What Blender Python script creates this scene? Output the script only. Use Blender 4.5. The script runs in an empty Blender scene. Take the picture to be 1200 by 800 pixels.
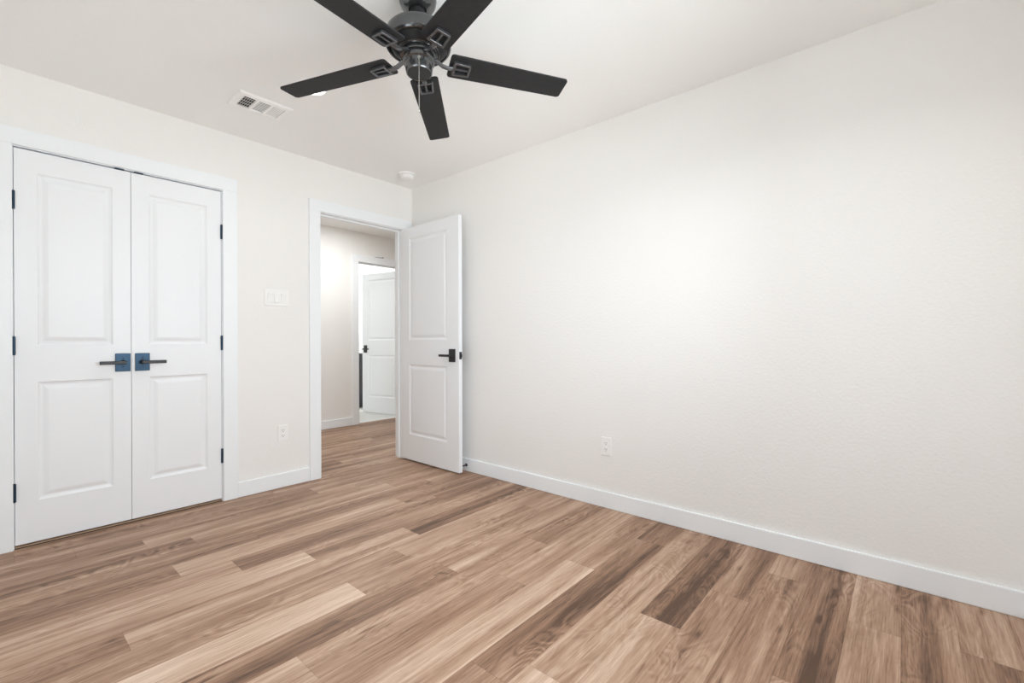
import bpy, bmesh, math, random
from mathutils import Vector, Matrix

S = bpy.context.scene
COL = S.collection
PI = math.pi

# ------------------------------------------------------------------ camera
cam_data = bpy.data.cameras.new('camera')
cam_data.sensor_width = 36.0
cam_data.lens = 534.03 * 36.0 / 1200.0
cam_data.clip_start = 0.02
cam = bpy.data.objects.new('camera', cam_data)
COL.objects.link(cam)
_yaw, _pit, _rol = math.radians(49.24183), math.radians(-0.08330), math.radians(-0.16492)
_f = Vector((math.sin(_yaw) * math.cos(_pit), math.cos(_yaw) * math.cos(_pit), math.sin(_pit)))
_r = Vector((math.cos(_yaw), -math.sin(_yaw), 0))
_u = _r.cross(_f)
_r2 = _r * math.cos(_rol) + _u * math.sin(_rol)
_u2 = -_r * math.sin(_rol) + _u * math.cos(_rol)
_m = Matrix((( _r2.x, _u2.x, -_f.x), (_r2.y, _u2.y, -_f.y), (_r2.z, _u2.z, -_f.z))).to_4x4()
_m.translation = Vector((-2.5658, -3.4179, 1.0527))
cam.matrix_world = _m
S.camera = cam

# ------------------------------------------------------------------ view, world, lights
S.view_settings.view_transform = 'Standard'
S.view_settings.look = 'None'
S.view_settings.gamma = 1.0
S.view_settings.use_curve_mapping = False
S.view_settings.exposure = 0.06
S.cycles.max_bounces = 14
S.cycles.diffuse_bounces = 10
S.cycles.use_denoising = True
S.cycles.sample_clamp_indirect = 8.0
W = bpy.data.worlds.new('daylight')
S.world = W
W.use_nodes = True
_nt = W.node_tree
_tc = _nt.nodes.new('ShaderNodeTexCoord')
_sp = _nt.nodes.new('ShaderNodeSeparateXYZ')
_mr = _nt.nodes.new('ShaderNodeMapRange')
_mr.inputs['From Min'].default_value = -0.12
_mr.inputs['From Max'].default_value = 0.12
_mx = _nt.nodes.new('ShaderNodeMix')
_mx.data_type = 'RGBA'
CEILING_FILL, SKY_LIGHT = 5.0, 3.6      # bright lower half added to light the ceiling, hazy blue sky above it
_mx.inputs[6].default_value = (CEILING_FILL * 0.90, CEILING_FILL * 0.975, CEILING_FILL, 1)
_mx.inputs[7].default_value = (SKY_LIGHT * 0.70, SKY_LIGHT * 0.86, SKY_LIGHT, 1)
_nt.links.new(_tc.outputs['Generated'], _sp.inputs[0])
_nt.links.new(_sp.outputs[2], _mr.inputs[0])
_nt.links.new(_mr.outputs[0], _mx.inputs[0])
_nt.links.new(_mx.outputs[2], _nt.nodes['Background'].inputs[0])
_nt.nodes['Background'].inputs[1].default_value = 1.0

HALL_LIGHT = 14.0
BATH_LIGHT = 30.0
WINDOW_LIGHT = 39.0      # daylight through the bedroom window
BEAM = math.radians(150) # beam of the recessed lamps


def area_lamp(name, loc, size, power, col=(0.97, 1.0, 1.0), rot=(0, 0, 0), shape='DISK', size_y=None, spread=PI):
    d = bpy.data.lights.new(name, 'AREA')
    d.shape = shape
    d.size = size
    if size_y:
        d.size_y = size_y
    d.energy = power
    d.color = col
    d.spread = spread
    o = bpy.data.objects.new(name, d)
    o.location = loc
    o.rotation_euler = rot
    COL.objects.link(o)
    return o


# daylight entering by the window in the wall behind the camera
area_lamp('window_daylight', (-1.45, -3.90, 1.43), 1.5, WINDOW_LIGHT, (0.90, 0.965, 1.0), (PI / 2, 0, 0), 'RECTANGLE', 1.26)
# portals: they only guide the sampling of the sky through the two window openings
for _n, _l, _r, _s in (('window_portal', (-1.45, -3.86, 1.43), (PI / 2, 0, 0), 1.5), ('window_portal_side', (-2.88, -2.60, 1.43), (PI / 2, 0, -PI / 2), 1.2)):
    area_lamp(_n, _l, _s, 1.0, (1, 1, 1), _r, 'RECTANGLE', 1.26).data.cycles.is_portal = True

# ------------------------------------------------------------------ materials


def new_mat(name):
    m = bpy.data.materials.new(name)
    m.use_nodes = True
    nt = m.node_tree
    return m, nt, nt.nodes['Principled BSDF']


def N(nt, kind, **kw):
    n = nt.nodes.new(kind)
    for k, v in kw.items():
        setattr(n, k, v)
    return n


def plain(name, col, rough=0.5, metal=0.0, spec=0.5, bump=None, mottling=0.0):
    m, nt, b = new_mat(name)
    b.inputs['Base Color'].default_value = (*col, 1)
    b.inputs['Roughness'].default_value = rough
    b.inputs['Metallic'].default_value = metal
    b.inputs['Specular IOR Level'].default_value = spec
    tc = N(nt, 'ShaderNodeTexCoord')
    if mottling:
        nz = N(nt, 'ShaderNodeTexNoise')
        nz.inputs['Scale'].default_value = 60
        nt.links.new(tc.outputs['Object'], nz.inputs['Vector'])
        mx = N(nt, 'ShaderNodeMix', data_type='RGBA')
        mx.inputs[6].default_value = (*[c * (1 - mottling) for c in col], 1)
        mx.inputs[7].default_value = (*[min(1, c * (1 + mottling)) for c in col], 1)
        nt.links.new(nz.outputs['Fac'], mx.inputs[0])
        nt.links.new(mx.outputs[2], b.inputs['Base Color'])
    if bump:
        scale, strength, dist = bump
        nz = N(nt, 'ShaderNodeTexNoise')
        nz.inputs['Scale'].default_value = scale
        nz.inputs['Detail'].default_value = 3
        bp = N(nt, 'ShaderNodeBump')
        bp.inputs['Strength'].default_value = strength
        bp.inputs['Distance'].default_value = dist
        nt.links.new(tc.outputs['Object'], nz.inputs['Vector'])
        nt.links.new(nz.outputs['Fac'], bp.inputs['Height'])
        nt.links.new(bp.outputs['Normal'], b.inputs['Normal'])
    return m


M_WALL = plain('warm_white_wall_paint', (0.865, 0.853, 0.835), 0.75, bump=(75, 0.35, 0.004))
M_CEIL = plain('white_ceiling_paint', (0.935, 0.94, 0.93), 0.85, bump=(60, 0.2, 0.003))
M_TRIM = plain('white_semigloss_trim', (0.88, 0.905, 0.928), 0.35, mottling=0.004)
M_DOOR = plain('white_door_paint', (0.86, 0.877, 0.90), 0.38, mottling=0.004)
M_PLATE = plain('white_plastic', (0.89, 0.885, 0.87), 0.35, mottling=0.004)
M_WHITEMET = plain('white_enamel', (0.945, 0.94, 0.93), 0.4, mottling=0.004)
M_DARK = plain('dark_recess', (0.03, 0.028, 0.026), 0.8, mottling=0.1)
M_SLOT = plain('slot_shadow_plastic', (0.16, 0.15, 0.14), 0.7, mottling=0.1)
M_BLACK = plain('black_hardware_sky_tint', (0.018, 0.028, 0.042), 0.30, spec=0.72, mottling=0.1)
M_BLACK.node_tree.nodes['Principled BSDF'].inputs['Specular Tint'].default_value = (0.38, 0.66, 1.0, 1)  # blue window reflection put into the base colour and specular tint
M_LEVER = plain('black_lever_metal', (0.022, 0.022, 0.025), 0.38, spec=0.45, mottling=0.1)
M_FANMET = plain('satin_black_metal', (0.13, 0.132, 0.135), 0.20, metal=0.85, mottling=0.1)
M_IRON = plain('pewter_black_iron', (0.15, 0.152, 0.158), 0.28, metal=0.85, mottling=0.1)
M_BLADE = plain('black_blade_laminate', (0.016, 0.016, 0.017), 0.6, spec=0.35, bump=(420, 0.25, 0.001), mottling=0.4)
M_CHAIN = plain('nickel_chain', (0.55, 0.54, 0.52), 0.3, metal=1.0, mottling=0.05)
M_RUBBER = plain('black_rubber', (0.02, 0.02, 0.02), 0.7, mottling=0.1)
M_STRIP = plain('oak_strip', (0.50, 0.33, 0.21), 0.5, mottling=0.12)
M_VANITY = plain('charcoal_vanity_paint', (0.035, 0.035, 0.04), 0.5, mottling=0.1)
M_TOP = plain('white_stone_top', (0.85, 0.85, 0.84), 0.25, mottling=0.02)
M_BWALL = plain('bathroom_white_paint', (0.86, 0.86, 0.85), 0.7, bump=(60, 0.2, 0.003))


def emit_mat(name, col, strength):
    m, nt, b = new_mat(name)
    b.inputs['Base Color'].default_value = (0.9, 0.9, 0.88, 1)
    b.inputs['Emission Color'].default_value = (*col, 1)
    b.inputs['Emission Strength'].default_value = strength
    return m


M_LENS = emit_mat('lit_lamp_lens', (1, 0.96, 0.9), 6.0)


def glass_mat():
    m, nt, b = new_mat('window_glass')
    tr = N(nt, 'ShaderNodeBsdfTransparent')
    gl = N(nt, 'ShaderNodeBsdfGlossy')
    gl.inputs['Roughness'].default_value = 0.02
    fr = N(nt, 'ShaderNodeFresnel')
    mx = N(nt, 'ShaderNodeMixShader')
    nt.links.new(fr.outputs[0], mx.inputs[0])
    nt.links.new(tr.outputs[0], mx.inputs[1])
    nt.links.new(gl.outputs[0], mx.inputs[2])
    nt.links.new(mx.outputs[0], nt.nodes['Material Output'].inputs['Surface'])
    return m


M_GLASS = glass_mat()


def tile_mat():
    m, nt, b = new_mat('pale_stone_tile')
    tc = N(nt, 'ShaderNodeTexCoord')
    br = N(nt, 'ShaderNodeTexBrick')
    br.inputs['Color1'].default_value = (0.74, 0.73, 0.71, 1)
    br.inputs['Color2'].default_value = (0.70, 0.69, 0.67, 1)
    br.inputs['Mortar'].default_value = (0.52, 0.51, 0.50, 1)
    br.inputs['Scale'].default_value = 1.0
    br.inputs['Brick Width'].default_value = 0.6
    br.inputs['Row Height'].default_value = 0.3
    br.inputs['Mortar Size'].default_value = 0.003
    nt.links.new(tc.outputs['Object'], br.inputs['Vector'])
    nt.links.new(br.outputs['Color'], b.inputs['Base Color'])
    b.inputs['Roughness'].default_value = 0.35
    return m


M_TILE = tile_mat()


def wood_mat():
    """Vinyl oak planks: each plank has its own tone and seed (face attributes); uv in metres inside the plank."""
    m, nt, b = new_mat('oak_vinyl_planks')
    L = nt.links.new

    def math_(op, a, bb=None, clamp=False):
        n = N(nt, 'ShaderNodeMath', operation=op)
        n.use_clamp = clamp
        for i, v in enumerate((a, bb)):
            if v is None:
                continue
            if isinstance(v, (int, float)):
                n.inputs[i].default_value = v
            else:
                L(v, n.inputs[i])
        return n.outputs[0]

    uv = N(nt, 'ShaderNodeUVMap', uv_map='UVMap')
    sep = N(nt, 'ShaderNodeSeparateXYZ')
    L(uv.outputs[0], sep.inputs[0])
    u, v = sep.outputs[0], sep.outputs[1]
    tone = N(nt, 'ShaderNodeAttribute', attribute_name='tone').outputs['Fac']
    seed = N(nt, 'ShaderNodeAttribute', attribute_name='seed').outputs['Fac']
    so = math_('MULTIPLY', seed, 37.0)

    def coords(su, sv, k=0.0):
        c = N(nt, 'ShaderNodeCombineXYZ')
        L(math_('ADD', math_('MULTIPLY', u, su), so), c.inputs[0])
        L(math_('MULTIPLY', v, sv), c.inputs[1])
        L(math_('ADD', so, k), c.inputs[2])
        return c.outputs[0]

    def noise(vec, detail, rough=0.55, dist=0.0):
        n = N(nt, 'ShaderNodeTexNoise')
        n.inputs['Scale'].default_value = 1.0
        n.inputs['Detail'].default_value = detail
        n.inputs['Roughness'].default_value = rough
        n.inputs['Distortion'].default_value = dist
        L(vec, n.inputs['Vector'])
        return n.outputs['Fac']

    broad = noise(coords(0.8, 9.0), 2, 0.5, 0.4)
    streak = noise(coords(1.3, 44.0, 3.1), 4, 0.62, 0.6)
    grain = noise(coords(10.0, 210.0, 7.7), 3, 0.65, 0.3)
    # cathedral grain: contour lines of a slow noise field, strongest on the dark planks
    field = noise(coords(3.2, 9.5, 11.3), 2, 0.45, 1.1)
    rings = math_('SINE', math_('MULTIPLY', field, 52.0))
    mask = math_('MULTIPLY', math_('SUBTRACT', noise(coords(1.9, 6.0, 19.9), 1), 0.43), 4.5, True)
    amp = math_('ADD', 0.085, math_('MULTIPLY', math_('SUBTRACT', 0.5, tone), 0.22))
    rings = math_('MULTIPLY', math_('MULTIPLY', rings, mask), amp)
    # knots and dark mineral streaks
    vo = N(nt, 'ShaderNodeTexVoronoi')
    vo.inputs['Scale'].default_value = 1.0
    L(coords(2.6, 9.0, 23.0), vo.inputs['Vector'])
    knot = math_('MULTIPLY', math_('SUBTRACT', 0.12, vo.outputs['Distance']), 8.0, True)
    vein = math_('MULTIPLY', math_('SUBTRACT', noise(coords(2.6, 38.0, 31.0), 3, 0.6, 0.9), 0.61), 9.0, True)
    tn = math_('ADD', 0.485, math_('MULTIPLY', math_('SUBTRACT', tone, 0.46), 0.78))
    val = math_('ADD', tn, math_('MULTIPLY', math_('SUBTRACT', broad, 0.5), 1.25))
    val = math_('ADD', val, math_('MULTIPLY', math_('SUBTRACT', streak, 0.5), 0.75))
    val = math_('ADD', val, math_('MULTIPLY', math_('SUBTRACT', grain, 0.5), 0.65))
    val = math_('ADD', val, rings)
    val = math_('SUBTRACT', val, math_('MULTIPLY', knot, 0.38))
    val = math_('SUBTRACT', val, math_('MULTIPLY', vein, 0.22))
    # narrow dark joint at the plank edges
    ed = math_('MINIMUM', math_('MINIMUM', v, math_('SUBTRACT', 0.153, v)), math_('MINIMUM', u, math_('SUBTRACT', 1.22, u)))
    joint = math_('LESS_THAN', ed, 0.0008)
    val = math_('SUBTRACT', val, math_('MULTIPLY', joint, 0.18))
    cr = N(nt, 'ShaderNodeValToRGB')
    e = cr.color_ramp.elements
    e[0].position, e[0].color = 0.0, (0.095, 0.048, 0.027, 1)
    e[1].position, e[1].color = 1.0, (0.72, 0.555, 0.438, 1)
    for p, c in ((0.3, (0.285, 0.163, 0.102, 1)), (0.55, (0.43, 0.278, 0.190, 1)), (0.78, (0.565, 0.402, 0.297, 1))):
        x = e.new(p)
        x.color = c
    L(val, cr.inputs[0])
    L(cr.outputs[0], b.inputs['Base Color'])
    b.inputs['Roughness'].default_value = 0.48
    b.inputs['Specular IOR Level'].default_value = 0.35
    bp = N(nt, 'ShaderNodeBump')
    bp.inputs['Strength'].default_value = 0.12
    bp.inputs['Distance'].default_value = 0.001
    L(grain, bp.inputs['Height'])
    L(bp.outputs['Normal'], b.inputs['Normal'])
    return m


M_WOOD = wood_mat()

# ------------------------------------------------------------------ mesh helpers


def link(name, bm, mat, parent=None, smooth=False, bevel=0.0, segs=2):
    bmesh.ops.recalc_face_normals(bm, faces=bm.faces)
    me = bpy.data.meshes.new(name)
    bm.to_mesh(me)
    bm.free()
    for mm in (mat if isinstance(mat, (list, tuple)) else [mat]):
        me.materials.append(mm)
    if smooth:
        for p in me.polygons:
            p.use_smooth = True
        me.set_sharp_from_angle(angle=math.radians(38))
    o = bpy.data.objects.new(name, me)
    COL.objects.link(o)
    if parent:
        o.parent = parent
    if bevel:
        b = o.modifiers.new('bevel', 'BEVEL')
        b.width = bevel
        b.segments = segs
        b.limit_method = 'ANGLE'
        b.angle_limit = math.radians(40)
    return o


def tag(o, label, cat, group=None, kind=None):
    o['label'] = label
    o['category'] = cat
    if group:
        o['group'] = group
    if kind:
        o['kind'] = kind
    return o


def thing(name, label, cat, loc=(0, 0, 0), rotz=0.0, group=None, kind=None):
    o = bpy.data.objects.new(name, None)
    o.empty_display_size = 0.1
    o.location = loc
    o.rotation_euler = (0, 0, rotz)
    COL.objects.link(o)
    return tag(o, label, cat, group, kind)


def box(bm, x0, y0, z0, x1, y1, z1, M=None, mi=0):
    vs = [bm.verts.new((x, y, z)) for z in (z0, z1) for y in (y0, y1) for x in (x0, x1)]
    if M is not None:
        for v in vs:
            v.co = M @ v.co
    for f in ((0, 1, 3, 2), (4, 6, 7, 5), (0, 4, 5, 1), (2, 3, 7, 6), (0, 2, 6, 4), (1, 5, 7, 3)):
        bm.faces.new([vs[i] for i in f]).material_index = mi
    return vs


def lathe(bm, prof, segs=56, M=None, cap=True):
    rings = []
    for r, z in prof:
        if r < 1e-6:
            rings.append([bm.verts.new((0, 0, z))])
        else:
            rings.append([bm.verts.new((r * math.cos(2 * PI * i / segs), r * math.sin(2 * PI * i / segs), z)) for i in range(segs)])
    for a, b in zip(rings, rings[1:]):
        for i in range(segs):
            j = (i + 1) % segs
            if len(a) == 1 and len(b) == 1:
                continue
            if len(a) == 1:
                bm.faces.new((a[0], b[i], b[j]))
            elif len(b) == 1:
                bm.faces.new((a[i], a[j], b[0]))
            else:
                bm.faces.new((a[i], a[j], b[j], b[i]))
    if cap:
        for r in (rings[0], rings[-1]):
            if len(r) > 1:
                bm.faces.new(r)
    if M is not None:
        for rr in rings:
            for v in rr:
                v.co = M @ v.co


def tube(bm, pts, rad, segs=10):
    """Round bar along a polyline; rad is one radius or one per point."""
    pts = [Vector(p) for p in pts]
    rads = rad if isinstance(rad, (list, tuple)) else [rad] * len(pts)
    rings = []
    for i, p in enumerate(pts):
        t = (pts[min(i + 1, len(pts) - 1)] - pts[max(i - 1, 0)]).normalized()
        a = Vector((0, 0, 1)) if abs(t.z) < 0.9 else Vector((1, 0, 0))
        n = t.cross(a).normalized()
        q = t.cross(n)
        rings.append([bm.verts.new(p + (n * math.cos(2 * PI * k / segs) + q * math.sin(2 * PI * k / segs)) * rads[i]) for k in range(segs)])
    for a, b in zip(rings, rings[1:]):
        for k in range(segs):
            j = (k + 1) % segs
            bm.faces.new((a[k], a[j], b[j], b[k]))
    bm.faces.new(rings[0])
    bm.faces.new(rings[-1])


def ribbon(bm, pts, halfw, thick, side):
    """Flat bar along a polyline with width along `side`."""
    pts = [Vector(p) for p in pts]
    side = Vector(side).normalized()
    rings = []
    for i, p in enumerate(pts):
        t = (pts[min(i + 1, len(pts) - 1)] - pts[max(i - 1, 0)]).normalized()
        n = side.cross(t).normalized()
        w = halfw if not isinstance(halfw, (list, tuple)) else halfw[i]
        rings.append([bm.verts.new(p + side * sx * w + n * sn * thick / 2) for sx, sn in ((-1, -1), (1, -1), (1, 1), (-1, 1))])
    for a, b in zip(rings, rings[1:]):
        for k in range(4):
            j = (k + 1) % 4
            bm.faces.new((a[k], a[j], b[j], b[k]))
    bm.faces.new(rings[0])
    bm.faces.new(rings[-1])


def prism(bm, outline, z0, z1, M=None):
    lo = [bm.verts.new((x, y, z0)) for x, y in outline]
    hi = [bm.verts.new((x, y, z1)) for x, y in outline]
    n = len(outline)
    bm.faces.new(lo[::-1])
    bm.faces.new(hi)
    for i in range(n):
        bm.faces.new((lo[i], lo[(i + 1) % n], hi[(i + 1) % n], hi[i]))
    if M is not None:
        for v in lo + hi:
            v.co = M @ v.co


def structure(name, boxes, mat, label, cat, bevel=0.0):
    bm = bmesh.new()
    for b in boxes:
        box(bm, *b)
    o = link(name, bm, mat, None, bevel=bevel)
    return tag(o, label, cat, kind='structure')


# ------------------------------------------------------------------ dimensions
H = 2.44
XL, YB = -2.82, -3.80            # bedroom left wall and back wall
WT = 0.115                       # wall thickness
CX0, CX1, CZ = -2.466, -1.537, 2.049     # closet opening
EX0, EX1, EZ = -0.866, -0.104, 2.049     # bedroom doorway
HY = 1.843                       # face of the far hall wall
BX0, BX1, BZ = 0.550, 1.312, 2.060       # bathroom doorway
HX0, HX1 = -1.02, 3.0            # hall ends
BY0, BY1 = HY + WT, 3.75         # bathroom
BXL, BXR = -0.1, 3.0

# ------------------------------------------------------------------ floor: planks in rows along x
JOINTS = {  # row number (row k spans y = -2.795 + .153k .. + .153): one plank end in that row
    20: -0.535, 21: -0.335, 18: -2.12 + 1.22, 17: -1.25, 16: -1.05, 15: -0.80, 14: -0.62, 13: -0.38, 12: -0.77, 11: -0.57,
    10: -1.52, 9: -1.02, 8: -1.215, 7: -1.53, 6: -1.16, 5: -0.665, 4: -1.045, 3: -0.735, 2: -0.30, 1: -1.41, 0: -0.91,
    -1: -0.56, -2: -0.25, -3: -0.95, -4: -0.45, -5: -0.80, -6: -0.415, -7: -1.1}
TONES = {  # row: tones of successive planks, the plank that ends at the joint first, then those to its right (and left)
    18: {-1: .40, 0: .42, 1: .40}, 17: {-1: .42, 0: .40, 1: .42}, 16: {-1: .40, 0: .36, 1: .52}, 15: {-1: .36, 0: .52, 1: .42},
    14: {-1: .30, 0: .58, 1: .40}, 13: {-1: .50, 0: .34, 1: .42}, 12: {-1: .32, 0: .66, 1: .36}, 11: {-1: .48, 0: .28, 1: .34},
    10: {0: .74, 1: .50}, 9: {-1: .30, 0: .58, 1: .22}, 8: {0: .44, 1: .52}, 7: {0: .86, 1: .42, 2: .46},
    6: {0: .34, 1: .54}, 5: {-1: .74, 0: .48, 1: .38}, 4: {0: .48, 1: .54}, 3: {0: .80, 1: .42},
    2: {0: .26, 1: .26, -1: .4}, 1: {0: .80, 1: .56, 2: .5}, 0: {0: .62, 1: .24}, -1: {0: .46, 1: .44}, -2: {0: .50, 1: .34},
    -3: {0: .27, 1: .25}, -4: {0: .54, 1: .46}, -5: {0: .25, 1: .24}, -6: {0: .28, 1: .52}}


def build_floor():
    rnd = random.Random(5)
    bm = bmesh.new()
    uvl = bm.loops.layers.uv.new('UVMap')
    tl = bm.faces.layers.float.new('tone')
    sl = bm.faces.layers.float.new('seed')
    PWD, PLN = 0.153, 1.22
    for k in range(-7, 31):
        y0 = -2.795 + PWD * k
        y1 = y0 + PWD
        ya, yb = max(y0, YB), min(y1, HY + 0.05)
        if yb <= ya:
            continue
        j = JOINTS.get(k, rnd.uniform(-1.2, 0))
        n0 = math.floor((XL - j) / PLN) - 1
        for n in range(n0, 6):
            x0, x1 = j + n * PLN, j + (n + 1) * PLN
            xa, xb = max(x0, XL), min(x1, HX1)
            if xb <= xa:
                continue
            # n = -1 is the plank ending at the joint
            t = TONES.get(k, {}).get(n + 1, rnd.uniform(0.26, 0.55))
            s = rnd.random()
            vs = [bm.verts.new(p) for p in ((xa, ya, 0), (xb, ya, 0), (xb, yb, 0), (xa, yb, 0))]
            f = bm.faces.new(vs)
            f[tl] = t
            f[sl] = s
            for lp, (x, y) in zip(f.loops, ((xa, ya), (xb, ya), (xb, yb), (xa, yb))):
                lp[uvl].uv = (x - x0, y - y0)
    # underside slab
    box(bm, XL - WT, YB - WT, -0.12, HX1 + WT, HY + 0.05, -0.004)
    o = link('floor', bm, M_WOOD)
    return tag(o, 'floor of warm brown oak look planks running toward the doorway', 'floor', kind='structure')


build_floor()
structure('floor_bathroom', [(BXL, HY + 0.05, -0.12, BXR, BY1, 0.002)], M_TILE, 'pale stone tile floor seen beyond the hall doorway', 'floor')

# ------------------------------------------------------------------ ceilings and walls
structure('ceiling', [(XL - WT, YB - WT, H, 0.0, WT / 2, H + 0.12)], M_CEIL, 'white flat ceiling of the bedroom around the fan', 'ceiling')
structure('ceiling_hall', [(XL - WT, WT / 2, H, HX1, HY + WT / 2, H + 0.12)], M_CEIL, 'white ceiling of the hall seen through the open doorway', 'ceiling')
structure('ceiling_bathroom', [(BXL - WT, HY + WT / 2, H, BXR, BY1 + WT, H + 0.12)], M_BWALL, 'bright white ceiling of the room past the hall', 'ceiling')
structure('wall_front', [
    (XL, 0, 0, CX0 - .018, WT, H), (CX0 - .018, 0, CZ + .018, CX1 + .018, WT, H), (CX1 + .018, 0, 0, EX0 - .018, WT, H),
    (EX0 - .018, 0, EZ + .018, EX1 + .018, WT, H), (EX1 + .018, 0, 0, 0, WT, H), (0, 0, 0, HX1, WT, H)],
    M_WALL, 'warm white wall with the closet doors and the doorway', 'wall')
structure('wall_right', [(0, YB - WT, 0, WT, 0, H)], M_WALL, 'large bare warm white wall on which the open door rests', 'wall')
structure('wall_left', [(XL - WT, YB - WT, 0, XL, -3.20, H), (XL - WT, -2.00, 0, XL, 0.75, H), (XL - WT, -3.20, 0, XL, -2.00, .80), (XL - WT, -3.20, 2.06, XL, -2.00, H)], M_WALL, 'warm white wall beside the camera', 'wall')
WX0, WX1, WZ0, WZ1 = -2.2, -0.7, 0.80, 2.06
structure('wall_back', [(XL, YB - WT, 0, WX0, YB, H), (WX1, YB - WT, 0, 0, YB, H), (WX0, YB - WT, 0, WX1, YB, WZ0), (WX0, YB - WT, WZ1, WX1, YB, H)],
          M_WALL, 'warm white wall behind the camera with the window', 'wall')
structure('wall_closet', [(XL, 0.75, 0, HX0 - WT, 0.80, H), (HX0 - WT, WT, 0, HX0, HY, H)], M_WALL, 'inner walls of the closet behind its double doors', 'wall')
structure('wall_hall', [(HX0, HY, 0, BX0 - .018, HY + WT, H), (BX0 - .018, HY, BZ + .018, BX1 + .018, HY + WT, H), (BX1 + .018, HY, 0, HX1, HY + WT, H)],
          M_WALL, 'far wall of the hall seen through the open doorway', 'wall')
structure('wall_hall_end', [(HX1, 0, 0, HX1 + WT, HY + WT, H)], M_WALL, 'end wall of the hall', 'wall')
structure('wall_bathroom', [(BXL - WT, HY + WT, 0, BXL, BY1, H), (BXL - WT, BY1, 0, BXR, BY1 + WT, H), (BXR, HY + WT, 0, BXR + WT, BY1 + WT, H)],
          M_BWALL, 'bright white walls of the room past the hall', 'wall')

# window behind the camera, and an unseen one added beside it for light


def window(name, label, loc, rotz, hw, hh):
    win = thing(name, label, 'window', loc, rotz, kind='structure')
    bm = bmesh.new()
    for b in ((-hw, -.03, 0, -hw + .045, .03, hh), (hw - .045, -.03, 0, hw, .03, hh), (-hw, -.03, 0, hw, .03, .045), (-hw, -.03, hh - .045, hw, .03, hh),
              (-hw, -.02, hh / 2 - .02, hw, .02, hh / 2 + .02)):
        box(bm, *b)
    link('window_frame', bm, M_TRIM, win)
    bm = bmesh.new()
    box(bm, -hw + .04, -.003, .04, hw - .04, .003, hh - .04)
    link('pane', bm, M_GLASS, win)
    bm = bmesh.new()
    box(bm, -hw - .03, WT / 2, -.03, hw + .03, WT / 2 + .05, 0)
    link('window_sill', bm, M_TRIM, win)


window('window_1', 'white framed window in the wall behind the camera', ((WX0 + WX1) / 2, YB - WT / 2, WZ0), 0, (WX1 - WX0) / 2, WZ1 - WZ0)
window('added_window', 'unseen white framed window added beside the camera to light the bare wall', (XL - WT / 2, -2.60, .80), -PI / 2, .60, 1.26)  # unseen window, put in to light the bare wall

# ------------------------------------------------------------------ baseboards
BH, BT = 0.102, 0.014
CAS, CT = 0.090, 0.017           # casing width and thickness


def baseboard(name, boxes, label):
    structure(name, boxes, M_TRIM, label, 'baseboard', bevel=0.004)


baseboard('baseboard_right', [(-BT, YB, 0, 0, -0.0, BH)], 'long white baseboard under the bare wall')
baseboard('baseboard_front', [(CX1 + CAS, -BT, 0, EX0 - CAS, 0, BH)], 'short white baseboard between the closet and the doorway')
baseboard('baseboard_corner', [(XL, -BT, 0, CX0 - CAS, 0, BH)], 'white baseboard on the far side of the closet')
baseboard('baseboard_left', [(XL, YB, 0, XL + BT, -BT, BH)], 'white baseboard beside the camera')
baseboard('baseboard_back', [(XL + BT, YB, 0, -BT, YB + BT, BH)], 'white baseboard below the window')
baseboard('baseboard_hall', [(HX0, HY - BT, 0, BX0 - CAS, HY, BH)], 'white baseboard of the far hall wall')

# ------------------------------------------------------------------ door casings with jambs


def casing(name, x0, x1, zt, y_face, sgn, label, right_w=CAS, catches=False, stop_off=0.05):
    """Flat casing on the wall face y_face (sgn = side it stands out), jamb lining and stop."""
    root = thing(name, label, 'door casing', ((x0 + x1) / 2, y_face, 0), kind='structure')
    cx = (x0 + x1) / 2
    a, b = x0 - cx, x1 - cx
    rv = 0.004
    ya, yb = (0, sgn * CT) if sgn > 0 else (sgn * CT, 0)
    bm = bmesh.new()
    box(bm, a - CAS, ya, 0, a - rv, yb, zt + rv)
    box(bm, b + rv, ya, 0, b + right_w, yb, zt + rv)
    box(bm, a - CAS, ya, zt + rv, b + right_w, yb, zt + CAS)
    link('casing', bm, M_TRIM, root, bevel=0.0025)
    bm = bmesh.new()
    y0, y1 = (0.0, WT) if sgn < 0 else (-WT, 0.0)
    box(bm, a - .018, y0, 0, a, y1, zt)
    box(bm, b, y0, 0, b + .018, y1, zt)
    box(bm, a - .018, y0, zt, b + .018, y1, zt + .018)
    link('jamb', bm, M_TRIM, root)
    bm = bmesh.new()
    s0, s1 = (stop_off, stop_off + .03)
    box(bm, a, s0, 0, a + .011, s1, zt)
    box(bm, b - .011, s0, 0, b, s1, zt)
    box(bm, a + .011, s0, zt - .011, b - .011, s1, zt)
    link('stop', bm, M_TRIM, root)
    return root


c1 = casing('trim_1', CX0, CX1, CZ, 0.0, -1, 'flat white casing around the closet double doors')
for xx in (-2.052, -1.965):
    bm = bmesh.new()
    cxx = xx - (CX0 + CX1) / 2
    box(bm, cxx - .021, -.006, CZ - .0065, cxx + .021, .03, CZ)
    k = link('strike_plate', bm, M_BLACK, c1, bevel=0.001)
    k['label'] = 'small black catch plate at the top of the closet frame'
th = thing('trim_4', 'low oak threshold strip under the closet doors', 'threshold', ((CX0 + CX1) / 2, 0, 0), kind='structure')
bm = bmesh.new()
box(bm, -(CX1 - CX0) / 2, .010, 0, (CX1 - CX0) / 2, WT, .008)
link('strip', bm, M_STRIP, th, bevel=.002)
bm = bmesh.new()
box(bm, -(CX1 - CX0) / 2, .001, 0, (CX1 - CX0) / 2, .010, .0025)
link('dark_joint', bm, M_RUBBER, th)  # dark strip drawn for the gap in front of the threshold
c2 = casing('trim_2', EX0, EX1, EZ, 0.0, -1, 'flat white casing around the open bedroom doorway')
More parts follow.
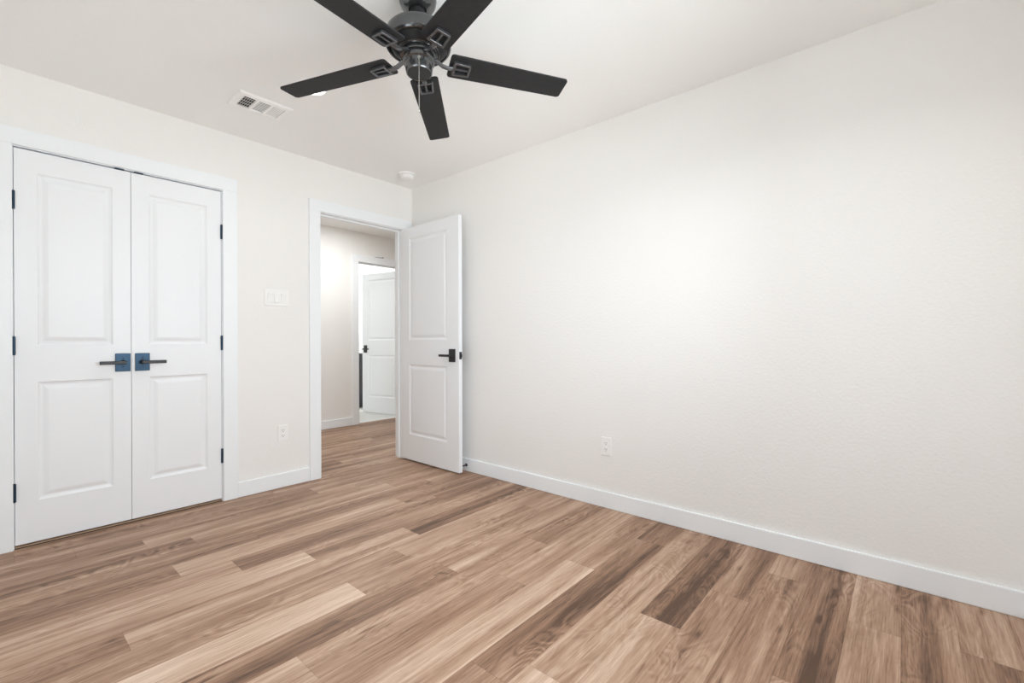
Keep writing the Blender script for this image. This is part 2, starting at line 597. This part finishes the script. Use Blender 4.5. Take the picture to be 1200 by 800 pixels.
c3 = casing('trim_3', BX0, BX1, BZ, HY, -1, 'flat white casing of the doorway across the hall', stop_off=0.035)

# ------------------------------------------------------------------ panelled doors


def panel_face(bm, w, h, panels, y, sgn):
    """One face of a moulded two panel door in the plane y; sgn = outward direction of the face along y."""
    xs = [0, panels[0][0], panels[0][1], w]
    zs = [0]
    for p in panels:
        zs += [p[2], p[3]]
    zs.append(h)
    V = {}

    def vert(x, z, d=0.0):
        key = (round(x, 5), round(z, 5), round(d, 5))
        if key not in V:
            V[key] = bm.verts.new((x, y - sgn * d, z))
        return V[key]

    for i in range(3):
        for k in range(len(zs) - 1):
            xa, xb, za, zb = xs[i], xs[i + 1], zs[k], zs[k + 1]
            if i == 1 and k % 2 == 1:
                prof = [(0, 0), (.003, .003), (.009, .0065), (.016, .0082), (.021, .0078), (.034, .0035), (.041, .0018), (.044, .0016)]
                for (i0, d0), (i1, d1) in zip(prof, prof[1:]):
                    A = [(xa + i0, za + i0), (xb - i0, za + i0), (xb - i0, zb - i0), (xa + i0, zb - i0)]
                    B = [(xa + i1, za + i1), (xb - i1, za + i1), (xb - i1, zb - i1), (xa + i1, zb - i1)]
                    for q in range(4):
                        r = (q + 1) % 4
                        bm.faces.new((vert(*A[q], d0), vert(*A[r], d0), vert(*B[r], d1), vert(*B[q], d1)))
                i1, d1 = prof[-1]
                bm.faces.new((vert(xa + i1, za + i1, d1), vert(xb - i1, za + i1, d1), vert(xb - i1, zb - i1, d1), vert(xa + i1, zb - i1, d1)))
            else:
                bm.faces.new((vert(xa, za), vert(xb, za), vert(xb, zb), vert(xa, zb)))
    return xs, zs


def door_leaf(w, h, t, panels):
    """x 0..w from the hinge, y 0..t, z 0..h; panels on both faces."""
    bm = bmesh.new()
    xs, zs = panel_face(bm, w, h, panels, 0.0, -1)
    panel_face(bm, w, h, panels, t, 1)
    for a, b in zip(xs, xs[1:]):
        for z in (0, h):
            bm.faces.new([bm.verts.new(p) for p in ((a, 0, z), (b, 0, z), (b, t, z), (a, t, z))])
    for a, b in zip(zs, zs[1:]):
        for x in (0, w):
            bm.faces.new([bm.verts.new(p) for p in ((x, 0, a), (x, 0, b), (x, t, b), (x, t, a))])
    bmesh.ops.remove_doubles(bm, verts=bm.verts, dist=1e-5)
    return bm


def lever(parent, x, z, y, out, direction, pw=0.068, ph=0.104, mat=None):
    """Rectangular rose with a straight lever. out = -1/+1 side of the door along y, direction of the lever along x."""
    root = bpy.data.objects.new('handle', None)
    root.empty_display_size = 0.05
    root.location = (x, y, z)
    COL.objects.link(root)
    root.parent = parent
    root['label'] = 'black lever handle on a rectangular plate'
    bm = bmesh.new()
    o = out
    box(bm, -pw / 2, min(0, o * .009), -ph / 2, pw / 2, max(0, o * .009), ph / 2)
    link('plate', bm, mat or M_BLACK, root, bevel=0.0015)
    for zz in (-.024, .024):
        bm = bmesh.new()
        M = Matrix.Translation((0, o * .009, zz)) @ Matrix.Rotation(PI / 2, 4, 'X')
        lathe(bm, [(.0045, -.002), (.0045, .002)], 14, M)
        link('screw', bm, M_RUBBER, root)
    bm = bmesh.new()
    M = Matrix.Rotation(-o * PI / 2, 4, 'X')
    lathe(bm, [(.014, .008), (.014, .014), (.0095, .017), (.0095, .052)], 24, M)
    d = direction
    ya, yb = sorted((o * .044, o * .058))
    box(bm, min(-d * .011, d * .106), ya, -.0095, max(-d * .011, d * .106), yb, .0095)
    link('lever', bm, M_LEVER, root, smooth=True, bevel=0.003)
    return root


def hinge(parent, x, y, z, h=0.09):
    bm = bmesh.new()
    lathe(bm, [(.0035, -h / 2 - .003), (.0065, -h / 2), (.0065, -h * .17), (.006, -h * .165), (.0065, -h * .16), (.0065, h * .16), (.006, h * .165),
               (.0065, h * .17), (.0065, h / 2), (.0035, h / 2 + .003)], 16, Matrix.Translation((x, y, z)))
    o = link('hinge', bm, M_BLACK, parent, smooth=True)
    o['label'] = 'black door hinge'
    return o


# closet doors: leaf faces the room (local y 0 is the room side)
GAP = 0.0025
DW = (CX1 - CX0) / 2 - GAP * 1.5
DZ0, DH = 0.019, 2.041 - 0.019
PZ = ((0.232 - DZ0, 0.846 - DZ0), (1.038 - DZ0, 1.930 - DZ0))
for i, (xh, name, label) in enumerate(((CX0 + GAP, 'door_1', 'white two panel closet door farther from the light switch, hinged on its left'),
                                       (CX1 - GAP - DW, 'door_2', 'white two panel closet door nearer the three gang light switch'))):
    root = thing(name, label, 'door', (xh, 0.001, DZ0), kind='structure')
    pans = [(.082, DW - .080, *PZ[0]), (.082, DW - .080, *PZ[1])]
    link('door_panel', door_leaf(DW, DH, 0.035, pans), M_DOOR, root)
    if i == 0:
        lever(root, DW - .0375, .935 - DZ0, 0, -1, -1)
        hz, hx = (1.775, 1.035, .288), -.0015
    else:
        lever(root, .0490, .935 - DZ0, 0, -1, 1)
        hz, hx = (1.777, 1.045, .30), DW + .0015
    for z in hz:
        hinge(root, hx, -.005, z - DZ0)

# bedroom door, standing open along the bare wall. Local x runs from the hinge to the free edge.
EW = 0.757
root = thing('door_3', 'white two panel bedroom door standing open against the bare wall', 'door', (EX1 - .014, -.003, 0.012), -PI / 2 - math.radians(0.4), kind='structure')
EH = 2.036
pans = [(.108, EW - .155, .235 - .012, .848 - .012), (.108, EW - .155, 1.065 - .012, 1.955 - .012)]
pans = [(.112, EW - .142, .235 - .012, .848 - .012), (.112, EW - .142, 1.065 - .012, 1.955 - .012)]
# local y points to world +x after the turn: face at y=0 looks into the room
link('door_panel', door_leaf(EW, EH, .035, pans), M_DOOR, root)
lever(root, EW - .075, .925, 0, -1, -1, pw=.072, mat=M_LEVER)
lever(root, EW - .075, .925, .035, 1, -1, pw=.072, mat=M_LEVER)
bm = bmesh.new()
box(bm, EW, .005, .925 - .029, EW + .0022, .030, .925 + .029)
box(bm, EW + .002, .011, .925 - .011, EW + .013, .024, .925 + .011)
k = link('latch', bm, M_LEVER, root, bevel=0.001)
k['label'] = 'black latch plate in the door edge'
for z in (1.80, 1.02, .24):
    hinge(root, -.001, .041, z)

# bathroom door across the hall, swung inward
BW = 0.745
hx, hy = BX1 - .012, HY + WT - .004
ang = math.atan2(2.70 - hy, 1.135 - hx)
root = thing('door_4', 'white two panel door standing ajar across the hall', 'door', (hx, hy, 0.014), ang, kind='structure')
pans = [(.115, BW - .115, .225, .838), (.115, BW - .115, 1.055, 1.935)]
link('door_panel', door_leaf(BW, 2.030, .035, pans), M_DOOR, root)
lever(root, BW - .065, .925, 0, -1, -1, pw=.06, ph=.11, mat=M_LEVER)
lever(root, BW - .065, .925, .035, 1, -1, pw=.06, ph=.11, mat=M_LEVER)
for z in (1.80, 1.02, .24):
    hinge(root, -.001, -.005, z)

# ------------------------------------------------------------------ vanity past the bathroom door
van = thing('vanity_cabinet', 'dark vanity cabinet glimpsed past the edge of the hall door', 'cabinet', (1.72, 3.30, 0.002))
bm = bmesh.new()
box(bm, -.55, -.24, .09, .55, .27, .86)
box(bm, -.53, -.18, 0, .53, .27, .09)
link('body', bm, M_VANITY, van, bevel=.002)
for s in (-1, 1):
    bm = bmesh.new()
    xa, xb = sorted((s * .01, s * .53))
    box(bm, xa, -.258, .12, xb, -.24, .84)
    d = link('cabinet_door', bm, M_VANITY, van, bevel=.003)
    bm = bmesh.new()
    tube(bm, [(s * .05, -.258, .62), (s * .05, -.282, .62), (s * .05, -.282, .74), (s * .05, -.258, .74)], .005)
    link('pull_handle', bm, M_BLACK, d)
bm = bmesh.new()
box(bm, -.57, -.275, .86, .57, .27, .885)
link('worktop', bm, M_TOP, van, bevel=.003)

# ------------------------------------------------------------------ ceiling fan
FX, FY = -1.409, -1.9195
BZF = 2.188 - H      # blade plane below the ceiling
PIVOT = 2.395 - H    # hanger ball: the rotor hangs a little off level from it
fan = thing('ceiling_fan', 'black five blade ceiling fan with pull chain hanging from the ceiling', 'ceiling fan', (FX, FY, H))


def zz(p):
    return [(r * 1.0148, min(1.053 + (z - 1.053) * 1.0148, H - .0005) - H) for r, z in p]


_ax = Vector((.009, .046, 1)).normalized()
TILT = Matrix.Translation((0, 0, PIVOT)) @ Vector((0, 0, 1)).rotation_difference(_ax).to_matrix().to_4x4() @ Matrix.Translation((0, 0, -PIVOT))


bm = bmesh.new()
lathe(bm, zz([(.074, 2.4395), (.075, 2.42), (.072, 2.402), (.063, 2.385), (.050, 2.375), (.038, 2.371), (.035, 2.373), (.034, 2.385), (.034, 2.40)]), 64)
link('canopy', bm, M_FANMET, fan, smooth=True)
bm = bmesh.new()
lathe(bm, zz([(0, 2.40), (.020, 2.395), (.030, 2.378), (.027, 2.362), (.014, 2.354), (.0125, 2.352), (.0125, 2.335), (.024, 2.333), (.026, 2.316), (.0, 2.316)]), 40, TILT, cap=False)
link('downrod', bm, M_RUBBER, fan, smooth=True)
bm = bmesh.new()
lathe(bm, zz([(0, 2.318), (.035, 2.317), (.07, 2.309), (.100, 2.296), (.117, 2.284), (.1255, 2.274), (.128, 2.262), (.128, 2.232), (.1265, 2.229), (.128, 2.226),
              (.1245, 2.221), (.118, 2.2195), (.115, 2.2235), (.110, 2.2235)]), 72, TILT)
mh = link('motor_housing', bm, M_FANMET, fan, smooth=True)
bm = bmesh.new()
lathe(bm, zz([(.110, 2.226), (.110, 2.2215), (.108, 2.219), (.094, 2.206), (.084, 2.199)]), 72, TILT)
k = link('underside_cone', bm, M_BLADE, mh, smooth=True)
k['label'] = 'dull black underside of the motor housing'
bm = bmesh.new()
lathe(bm, zz([(.084, 2.203), (.084, 2.199), (.081, 2.1975), (.079, 2.201), (.077, 2.201), (.075, 2.197), (.060, 2.194), (0, 2.194)]), 72, TILT)
link('bearing_ring', bm, M_FANMET, mh, smooth=True)
bm = bmesh.new()
lathe(bm, zz([(.070, 2.1935), (.071, 2.190), (.070, 2.181), (.058, 2.179), (.056, 2.168), (0, 2.168)]), 56, TILT)
link('flywheel', bm, M_FANMET, fan, smooth=True)
bm = bmesh.new()
lathe(bm, zz([(.060, 2.1685), (.0635, 2.167), (.0635, 2.161), (.058, 2.159), (.0555, 2.157), (.0545, 2.140), (.052, 2.126), (.051, 2.119), (.0485, 2.1165),
              (.046, 2.1185)]), 56, TILT)
sh = link('switch_housing', bm, M_FANMET, fan, smooth=True)
bm = bmesh.new()
lathe(bm, zz([(.0465, 2.1195), (.046, 2.1180), (.006, 2.1180), (.005, 2.1160), (0, 2.1160)]), 40, TILT)
k = link('bottom_cap', bm, M_RUBBER, sh, smooth=True)
k['label'] = 'dull black bottom cap'

R0, R1, W0, W1 = .124, .645, .0612, .0545


def rounded(pts, rads, n=6):
    out = []
    m = len(pts)
    for i in range(m):
        p, a, b = Vector(pts[i]), Vector(pts[i - 1]), Vector(pts[(i + 1) % m])
        r = rads[i]
        d1, d2 = (a - p).normalized(), (b - p).normalized()
        for k in range(n + 1):
            t = k / n
            q1, q2 = p + d1 * r, p + d2 * r
            out.append(tuple((1 - t) ** 2 * q1 + 2 * t * (1 - t) * p + t * t * q2))
    return out


def quad_ring(bm, outer, inner, z0, z1, M):
    """Rectangular frame between two outlines with the same number of points."""
    n = len(outer)
    L = [[bm.verts.new(M @ Vector((x, y, z))) for x, y in o] for o in (outer, inner) for z in (z0, z1)]
    for a, b in ((0, 1), (1, 3), (3, 2), (2, 0)):
        for i in range(n):
            j = (i + 1) % n
            bm.faces.new((L[a][i], L[a][j], L[b][j], L[b][i]))


PITCH = -0.143
DROOP = 0.017
for k in range(5):
    a = -.516 + k * 2 * PI / 5
    d = Vector((math.cos(a), math.sin(a), 0))
    n = Vector((-math.sin(a), math.cos(a), 0))
    w = n * math.cos(PITCH) + Vector((0, 0, 1)) * math.sin(PITCH)
    up = d.cross(w)
    M = Matrix(((d.x, w.x, up.x, 0), (d.y, w.y, up.y, 0), (d.z, w.z, up.z, BZF), (0, 0, 0, 1)))
    droop = Matrix.Translation((R0, 0, 0)) @ Matrix.Rotation(DROOP, 4, 'Y') @ Matrix.Translation((-R0, 0, 0))
    M = TILT @ M @ droop
    bm = bmesh.new()
    prism(bm, rounded([(R0, -W0), (R1, -W1), (R1, W1), (R0, W0)], [.016, .016, .016, .016]), 0.0, .007, M)
    link('blade', bm, M_BLADE, fan, bevel=.0015)
    # blade iron: raised open rectangular buckle under the blade root and a curved arm to the flywheel
    bm = bmesh.new()
    o_ = rounded([(.138, -.036), (.212, -.030), (.212, .030), (.138, .036)], [.008] * 4, 4)
    i_ = rounded([(.149, -.026), (.202, -.0215), (.202, .0215), (.149, .026)], [.003] * 4, 4)
    quad_ring(bm, o_, i_, -.013, 0.0, M)
    box(bm, .147, -.004, -.011, .204, .004, 0.0, M)
    pts = [TILT @ Vector((r * d.x, r * d.y, BZF + dz)) for r, dz in ((.060, .013), (.080, .005), (.098, -.006), (.118, -.010))] + [M @ Vector((.142, 0, -.007))]
    ribbon(bm, pts, [.011, .010, .0095, .0095, .011], .009, n)
    link('blade_iron', bm, M_IRON, fan, bevel=.002)

hd = Vector((-2.5658 - FX, -3.4179 - FY, 0)).normalized()
knob = TILT @ Vector((hd.x * .0555, hd.y * .0555, 2.165 - H))
bm = bmesh.new()
lathe(bm, [(.0060, -.006), (.0060, .003), (.0035, .007), (.0015, .007)], 16, Matrix.Translation(knob) @ Matrix.Rotation(math.atan2(hd.y, hd.x), 4, 'Z') @ Matrix.Rotation(PI / 2, 4, 'Y'))
cx_, cy_ = knob.x + hd.x * .0065, knob.y + hd.y * .0065
zt_, zb_ = knob.z, 1.955 - H
nb = 48
for i in range(nb):
    bmesh.ops.create_icosphere(bm, subdivisions=1, radius=.0021, matrix=Matrix.Translation((cx_, cy_, zt_ + (zb_ - zt_) * i / (nb - 1))))
tube(bm, [(cx_, cy_, zt_), (cx_, cy_, zb_)], .0014, 6)
lathe(bm, [(.0, .0), (.003, .002), (.003, .010), (.0, .012)], 12, Matrix.Translation((cx_, cy_, zb_ - .008)))
k = link('pull_chain', bm, M_CHAIN, fan, smooth=True)
k['label'] = 'thin silver pull chain'

# ------------------------------------------------------------------ recessed lights


def recessed(x, y, label, power, col=(0.97, 1.0, 1.0), r=.066, name='recessed_light', spread=BEAM):
    t = thing(name, label, 'recessed light', (x, y, H))
    bm = bmesh.new()
    lathe(bm, [(r, -.001), (r + .002, -.006), (r + .014, -.005), (r + .018, -.0005)], 48, cap=False)
    link('trim_ring', bm, M_WHITEMET, t, smooth=True)
    bm = bmesh.new()
    lathe(bm, [(0, -.003), (r, -.003), (r, -.0005)], 48, cap=False)
    link('lens', bm, M_LENS, t)
    area_lamp('lamp_glow', (x, y, H - .008), r * 2, power, col, spread=spread)
    return t


recessed(-1.388, -.965, 'round lit recessed light in the ceiling half hidden by a fan blade', 2.4)
recessed(-1.375, -2.95, 'round lit recessed light in the ceiling above the camera', 13.5, spread=math.radians(152))
recessed(.12, 1.05, 'round lit recessed light in the hall ceiling', HALL_LIGHT, spread=PI)
recessed(1.95, 3.30, 'round lit recessed light in the ceiling behind the hall door', BATH_LIGHT, spread=PI)
recessed(.50, 2.65, 'unseen ceiling light added to brighten the near face of the hall door', 2.5, spread=PI)  # hidden lamp added to brighten the bathroom door

# ------------------------------------------------------------------ ceiling vent
VX0, VX1, VY0, VY1 = -1.640, -1.350, -.652, -.442
vcx, vcy = (VX0 + VX1) / 2, (VY0 + VY1) / 2
vent = thing('ceiling_vent', 'white rectangular three section air vent in the ceiling', 'air vent', (vcx, vcy, H))
hx_, hy_ = (VX1 - VX0) / 2, (VY1 - VY0) / 2
ix, iy = hx_ - .034, hy_ - .034
bm = bmesh.new()
T = -.012
oz = [(hx_, hy_, -.0005), (hx_, hy_, -.003), (hx_ - .006, hy_ - .006, -.0095), (ix + .006, iy + .006, T), (ix, iy, T), (ix, iy, -.0005)]
rings = [[bm.verts.new((sx * a, sy * b, z)) for sx, sy in ((-1, -1), (1, -1), (1, 1), (-1, 1))] for a, b, z in oz]
for A, B in zip(rings, rings[1:]):
    for i in range(4):
        bm.faces.new((A[i], A[(i + 1) % 4], B[(i + 1) % 4], B[i]))
sec = 2 * ix / 3
for q in (1, 2):
    xq = -ix + sec * q
    box(bm, xq - .006, -iy, T, xq + .006, iy, -.0005)
link('frame', bm, M_WHITEMET, vent)
bm = bmesh.new()
box(bm, -ix, -iy, -.0012, ix, iy, -.0004)
link('duct_shade', bm, M_DARK, vent)  # dark sheet standing in for the shaded duct above the louvers
for q in range(3):
    bm = bmesh.new()
    xa, xb = -ix + sec * q + .006 * (q > 0), -ix + sec * (q + 1) - .006 * (q < 2)
    if q == 1:
        m_ = 9
        for i in range(m_):
            y = -iy + (i + .5) * 2 * iy / m_
            M = Matrix.Translation(((xa + xb) / 2, y, -.0068)) @ Matrix.Rotation(math.radians(7), 4, 'X')
            box(bm, -(xb - xa) / 2, -.0054, -.0006, (xb - xa) / 2, .0054, .0006, M)
    else:
        m_ = 6
        for i in range(m_):
            x = xa + (i + .5) * (xb - xa) / m_
            M = Matrix.Translation((x, 0, -.0070)) @ Matrix.Rotation(math.radians(-50 if q == 0 else 14), 4, 'Y')
            hw_ = .0060 if q == 0 else .0043
            box(bm, -hw_, -iy, -.0006, hw_, iy, .0006, M)
        if q == 0:
            for y in (-iy * .5, 0, iy * .5):
                box(bm, xa, y - .0012, -.004, xb, y + .0012, -.002)
    link('louver', bm, M_WHITEMET, vent)

# ------------------------------------------------------------------ smoke detector
sd = thing('smoke_detector', 'round white smoke detector on the ceiling near the corner', 'smoke detector', (-.262, -.285, H))
bm = bmesh.new()
lathe(bm, [(.0, -.0005), (.070, -.0005), (.072, -.004), (.070, -.011), (.066, -.013), (.0, -.013)], 48, cap=False)
link('base', bm, M_WHITEMET, sd, smooth=True)
bm = bmesh.new()
lathe(bm, [(.052, -.012), (.052, -.018), (.0465, -.0185), (.0465, -.024), (.054, -.0245), (.053, -.034), (.046, -.040), (.02, -.042), (0, -.042)], 48)
link('cover', bm, M_WHITEMET, sd, smooth=True)

# ------------------------------------------------------------------ switch and outlets
sw = thing('light_switch', 'white three gang rocker light switch between closet and doorway', 'light switch', (-1.190, 0, 1.3655))
bm = bmesh.new()
box(bm, -.0825, -.006, -.0575, .0825, 0, .0575)
link('plate', bm, M_PLATE, sw, bevel=.003)
for i, x in enumerate((-.046, 0, .046)):
    bm = bmesh.new()
    box(bm, x - .0185, -.0075, -.035, x + .0185, -.005, .035)
    link('surround', bm, M_PLATE, sw, bevel=.0008)
    bm = bmesh.new()
    t = (1, -1, 1)[i] * math.radians(5)
    M = Matrix.Translation((x, -.0082, 0)) @ Matrix.Rotation(t, 4, 'X')
    box(bm, -.0162, -.003, -.0325, .0162, .003, .0325, M)
    link('rocker', bm, M_PLATE, sw, bevel=.001)


def outlet(label, loc, rotz):
    t = thing('wall_outlet', label, 'outlet', loc, rotz, group='duplex wall outlets')
    bm = bmesh.new()
    box(bm, -.035, -.006, -.0575, .035, 0, .0575)
    link('plate', bm, M_PLATE, t, bevel=.003)
    for z in (-.0195, .0195):
        bm = bmesh.new()
        o = []
        for i in range(32):
            a = 2 * PI * i / 32
            o.append((.0172 * math.cos(a), max(-.0135, min(.0135, .0172 * math.sin(a)))))
        prism(bm, o, 0, .003, Matrix.Translation((0, -.0055, z)) @ Matrix.Rotation(PI / 2, 4, 'X'))
        s = link('socket', bm, M_PLATE, t)
        bm = bmesh.new()
        box(bm, -.0078, -.0089, z - .002 + .001, -.0052, -.0083, z + .0085)
        box(bm, .0052, -.0089, z - .001 + .001, .0078, -.0083, z + .0075)
        lathe(bm, [(.0028, 0), (.0028, .0006)], 12, Matrix.Translation((0, -.0083, z - .0075)) @ Matrix.Rotation(PI / 2, 4, 'X'))
        link('slot', bm, M_SLOT, s)
    bm = bmesh.new()
    lathe(bm, [(.003, 0), (.003, .0012)], 12, Matrix.Translation((0, -.0058, 0)) @ Matrix.Rotation(PI / 2, 4, 'X'))
    link('screw', bm, M_WHITEMET, t)
    return t


outlet('white duplex wall outlet below the light switch', (-1.150, 0, .390), 0)
outlet('white duplex wall outlet low on the large bare wall', (0, -1.992, .386), -PI / 2)

# ------------------------------------------------------------------ door stop on the baseboard
st = thing('door_stop', 'black rod door stop screwed to the baseboard beside the open door', 'door stop', (-BT, -.728, .050))
bm = bmesh.new()
lathe(bm, [(.0, 0), (.0125, 0), (.0125, .004), (.008, .009), (.0045, .012), (.0042, .045), (.0, .045)], 20, Matrix.Rotation(-PI / 2, 4, 'Y'))
link('rod', bm, M_LEVER, st, smooth=True)
bm = bmesh.new()
lathe(bm, [(.0, .044), (.0065, .044), (.0075, .048), (.0075, .055), (.005, .058), (0, .058)], 20, Matrix.Rotation(-PI / 2, 4, 'Y'))
link('rubber_tip', bm, M_RUBBER, st, smooth=True)

# ------------------------------------------------------------------ small metal key lying on the hall casing
bm = bmesh.new()
zc = BZ + CAS + .003
tube(bm, [(.79, HY - .008, zc), (.86, HY - .008, zc + .001), (.895, HY - .008, zc + .004), (.905, HY - .008, zc + .010), (.915, HY - .008, zc + .004), (.905, HY - .008, zc)],
     [.0025, .003, .0035, .004, .004, .003], 8)
tag(link('door_key', bm, M_LEVER), 'thin dark bent metal key lying on top of the hall door casing', 'key')
